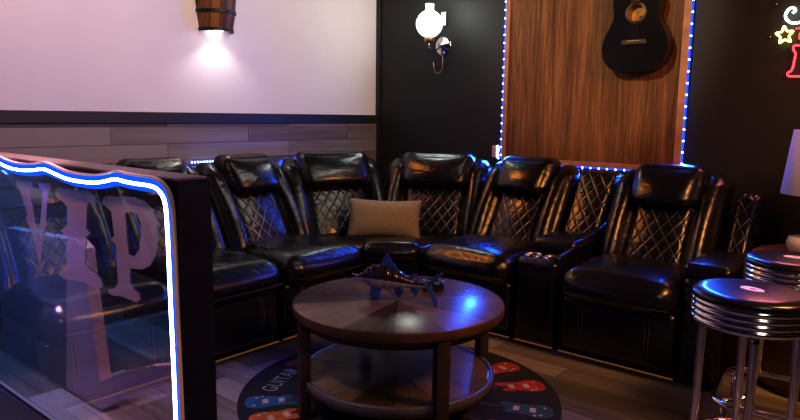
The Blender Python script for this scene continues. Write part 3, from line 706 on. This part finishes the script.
for p in ((773, 4.5), (770, 37.5)):
    q = wallpt(*p); bm = bmesh.new(); lathe(bm, [(.004, -.035), (.004, 0)], (q.x, 0, q.z), 10, axis='y'); finish('mounting_pin', bm, 'chrome', sg)

# ------------------------------------------------------------------ bar stools
def stool(label, loc, rz, first=None):
    root = thing('bar_stool', label, 'stool', loc, rz, 'chrome bar stools')
    if first:
        for ch in first.children:
            c = ch.copy(); COL.objects.link(c); c.parent = root
            for g2 in ch.children:
                d = g2.copy(); COL.objects.link(d); d.parent = c
        return root
    r = .172
    bm = bmesh.new(); lathe(bm, [(.0001, .735), (r*.75, .7345), (r*.94, .730), (r*.99, .722), (r, .714), (r*.985, .707)], n=64, close=False); cu_ = finish('cushion', bm, 'vinyl', root)
    bm = bmesh.new(); pr = [(r*.97, .707)]
    for k in range(4):
        zc = .698-.0195*k; pr += [(r*.955, zc+.009), (r*.985, zc+.006), (r*1.0, zc), (r*.985, zc-.006), (r*.955, zc-.009)]
    pr += [(r*.9, .626), (.0001, .626)]
    lathe(bm, pr, n=64, close=False); finish('chrome_band', bm, 'chrome', root)
    ang = [R(a) for a in (45, 135, 225, 315)]
    for a in ang:
        c, s = math.cos(a), math.sin(a); bm = bmesh.new()
        tube(bm, smooth_path([(.132*c, .132*s, .628), (.135*c, .135*s, .40), (.138*c, .138*s, .24), (.15*c, .15*s, .195), (.19*c, .19*s, .178), (.262*c, .262*s, .175)], 6), .0125, 12); finish('leg', bm, 'chrome', root)
        bm = bmesh.new(); tube(bm, [(.262*c, .262*s, .172), (.262*c, .262*s, .02)], .011, 10); ft = finish('foot', bm, 'chrome', root)
        bm = bmesh.new(); lathe(bm, [(.015, 0), (.016, .006), (.013, .026)], (.262*c, .262*s, 0), 14); finish('rubber_tip', bm, 'rubber', ft)
    bm = bmesh.new(); pts = []
    for k in range(4):
        a = ang[k]; c, s = math.cos(a), math.sin(a)
        for t in range(7):
            b = a-PI/4+PI/2*t/6
            cx_, cy_ = .20*c, .20*s
            pts.append((cx_+.085*math.cos(b), cy_+.085*math.sin(b), .175))
    tube(bm, pts, .0125, 12, closed=True); finish('foot_ring', bm, 'chrome', root)
    bm = bmesh.new(); pts = [(.038, -.004), (.03, .014), (.012, .024), (-.012, .024), (-.034, .016), (-.042, -.002), (-.03, -.02), (-.004, -.026), (.022, -.02)]
    flat(bm, pts, 0, .7362); flat(bm, [(.008*math.cos(t)*1.4, .008*math.sin(t)) for t in [k*PI/4 for k in range(8)]], 1, .7366); finish('printed_badge', bm, ['logo_white', 'logo_red'], cu_, smooth=False)
    return root
s1 = stool('chrome banded black bar stool nearest the camera, with a small white badge on its seat', (3.341, -1.969, 0), R(-27))
s2 = stool('chrome banded black bar stool behind the front one, next to the round side table', (3.351, -1.325, 0), R(7), s1)

# ------------------------------------------------------------------ side table and lamp
sd = thing('side_table', 'dark brown wooden side table beside the sofa arm, under the lamp', 'table', (3.385, -.60, 0))
bm = bmesh.new(); lathe(bm, [(.0001, .625), (.315, .625), (.325, .618), (.325, .600), (.318, .594), (.0001, .594)], n=64, close=False); finish('tabletop', bm, 'sidewood', sd)
bm = bmesh.new(); lathe(bm, [(.29, .594), (.295, .3), (.29, .04), (.27, .04), (.27, 0), (.0001, 0)], n=64, close=False); finish('drum_body', bm, 'sidewood', sd)
lm = thing('table_lamp', 'table lamp with pale lilac drum shade and crystal ball base on the side table', 'lamp', (3.350, -.56, .625))
bm = bmesh.new(); lathe(bm, [(.200, .285), (.168, .585), (.163, .585), (.195, .285)], n=48, close=False); finish('lamp_shade', bm, 'shade', lm)
bm = bmesh.new(); lathe(bm, [(.042, 0), (.044, .010), (.03, .02), (.02, .03)], n=24); finish('base', bm, 'chrome', lm)
bm = bmesh.new(); bmesh.ops.create_icosphere(bm, subdivisions=2, radius=.045, matrix=Matrix.Translation((0, 0, .07))); finish('crystal_ball', bm, 'crystal', lm, smooth=False)
bm = bmesh.new(); tube(bm, [(0, 0, .11), (0, 0, .33)], .008, 10); finish('stem', bm, 'iron', lm)

cb = thing('crystal_bowl', 'small beaded crystal candle bowl on the side table in front of the lamp', 'candle holder', (3.268, -.665, .625))
bm = bmesh.new(); bmesh.ops.create_icosphere(bm, subdivisions=2, radius=.060, matrix=Matrix.Translation((0, 0, .062)))
bmesh.ops.delete(bm, geom=[v for v in bm.verts if v.co.z > .112], context='VERTS'); finish('beaded_glass', bm, 'crystal', cb, smooth=False)
bm = bmesh.new(); lathe(bm, [(.0001, .0), (.03, 0), (.034, .006), (.02, .012)], n=20, close=False); finish('foot', bm, 'chrome', cb)
bm = bmesh.new(); lathe(bm, [(.0001, .03), (.03, .03), (.03, .080), (.0001, .080)], n=20, close=False); finish('candle', bm, 'logo_white', cb)

# ------------------------------------------------------------------ added panel out of view, shaped to give the pale reflection in the VIP glass
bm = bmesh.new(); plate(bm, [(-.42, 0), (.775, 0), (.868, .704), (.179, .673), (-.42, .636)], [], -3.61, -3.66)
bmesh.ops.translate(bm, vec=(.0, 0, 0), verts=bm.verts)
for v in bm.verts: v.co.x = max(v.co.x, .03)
struct('added_refl_panel', bm, 'reflgrey')['label'] = 'added pale grey panel out of view, reflected in the VIP glass'
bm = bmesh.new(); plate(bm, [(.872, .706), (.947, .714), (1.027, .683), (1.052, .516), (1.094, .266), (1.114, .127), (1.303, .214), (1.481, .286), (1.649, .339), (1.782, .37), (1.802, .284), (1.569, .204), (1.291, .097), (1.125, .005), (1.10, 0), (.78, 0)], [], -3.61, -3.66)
struct('added_refl_rail', bm, 'palepink')['label'] = 'added pale pink edge and curved rail out of view, reflected in the VIP glass'

# ------------------------------------------------------------------ lights
w = bpy.data.worlds.new('world'); SC.world = w; w.use_nodes = True
w.node_tree.nodes['Background'].inputs[0].default_value = (.5, .5, .6, 1); w.node_tree.nodes['Background'].inputs[1].default_value = .02
BL = (.015, .10, 1)
def rect(name, loc, tgt, sx_, sy_, e, col, **k):
    return light(name, 'AREA', loc, e, col, tgt, shape='RECTANGLE', size=sx_, size_y=sy_, **k)
rect('wall_wash', (2.4, -1.6, 2.93), (0, -1.6, 1.95), 2.6, .15, 13, (1, .90, .80), spread=R(95))
rect('wall_wash_warm', (1.7, -3.1, 2.9), (0, -2.9, 2.0), .9, .15, 6.5, (1, .66, .50), spread=R(95))
light('barrel_spot', 'SPOT', (.12, -1.592, 1.772), 4.5, (1, .93, .80), (.10, -1.592, .8), spot_size=R(125), spot_blend=.6, shadow_soft_size=.03)
light('sofa_fill_amber', 'AREA', (.5, -1.5, 2.45), 2.5, (1, .30, .05), (1.9, -.5, .7), size=.35, spread=R(70))  # added lamp out of view, for amber sheen on the sofa backs
light('room_amber', 'AREA', (4.3, -1.6, 2.3), 55, (1, .40, .11), (1.4, -.8, .7), size=.55)
light('room_fill', 'AREA', (4.6, -3.6, 2.8), 10, (1, .90, .84), (2.2, -2.0, 0), size=.6)
light('panel_wash', 'SPOT', (1.9, -3.2, 2.8), 240, (1, .76, .46), (1.88, 0, 1.85), spot_size=R(31), spot_blend=.5, shadow_soft_size=.08)  # added warm spot to brighten the wood panel, no fixture for it
light('sconce_glow', 'POINT', (sx, -.30, 2.02), 12, (.9, 1, .93), shadow_soft_size=.1)
light('neon_glow', 'AREA', (3.1, -.12, 1.75), 3, (1, .25, .3), (3.2, -1.2, .9), size=.3)
rect('led_left_glow', (X0-.03, -.06, 1.75), (X0+.15, -1.5, 1.75), .02, 1.6, 17, BL, spread=R(120))
rect('led_plug_glow', (X0-.03, -.08, 1.09), (X0-.03, -1.5, 1.09), .05, .20, 10, BL)
rect('led_right_glow', (X1+.03, -.06, 1.75), (X1+.1, -1.5, 1.75), .02, 1.6, 38, BL, spread=R(110))
rect('led_bottom_glow', ((X0+X1)/2, -.06, ZB-.02), ((X0+X1)/2, -.6, .6), 1.2, .03, 10, BL)
rect('led_plank_glow', (.05, -1.4, .97), (.4, -1.4, 1.3), .8, .03, 1.6, BL)
rect('partition_glow', (1.5, PY-.03, 1.05), (1.3, PY-.5, .4), 1.4, .03, 4, BL)
light('refl_fill_pink', 'SPOT', (1.25, -3.40, 2.6), 380, (1, .50, .54), (1.25, -3.60, .3), spot_size=R(40), spot_blend=.6, shadow_soft_size=.05)  # added pink spot, brightens the unseen panel so the glass reflects it
light('refl_fill_blue', 'SPOT', (.35, -3.38, 2.0), 420, (.10, .30, 1), (.35, -3.60, .35), spot_size=R(60), spot_blend=.6, shadow_soft_size=.05)  # added blue spot on the grey part of the unseen reflected panel
light('letter_fill_pink', 'SPOT', (1.9, -3.95, 2.75), 150, (1, .58, .60), (1.76, -3.3, .90), spot_size=R(32), spot_blend=.5, shadow_soft_size=.1)  # added pink spot to lift the VIP letters, no fixture for it

SC.view_settings.view_transform = 'Standard'
SC.view_settings.look = 'None'
SC.view_settings.exposure = 0
SC.view_settings.gamma = .86
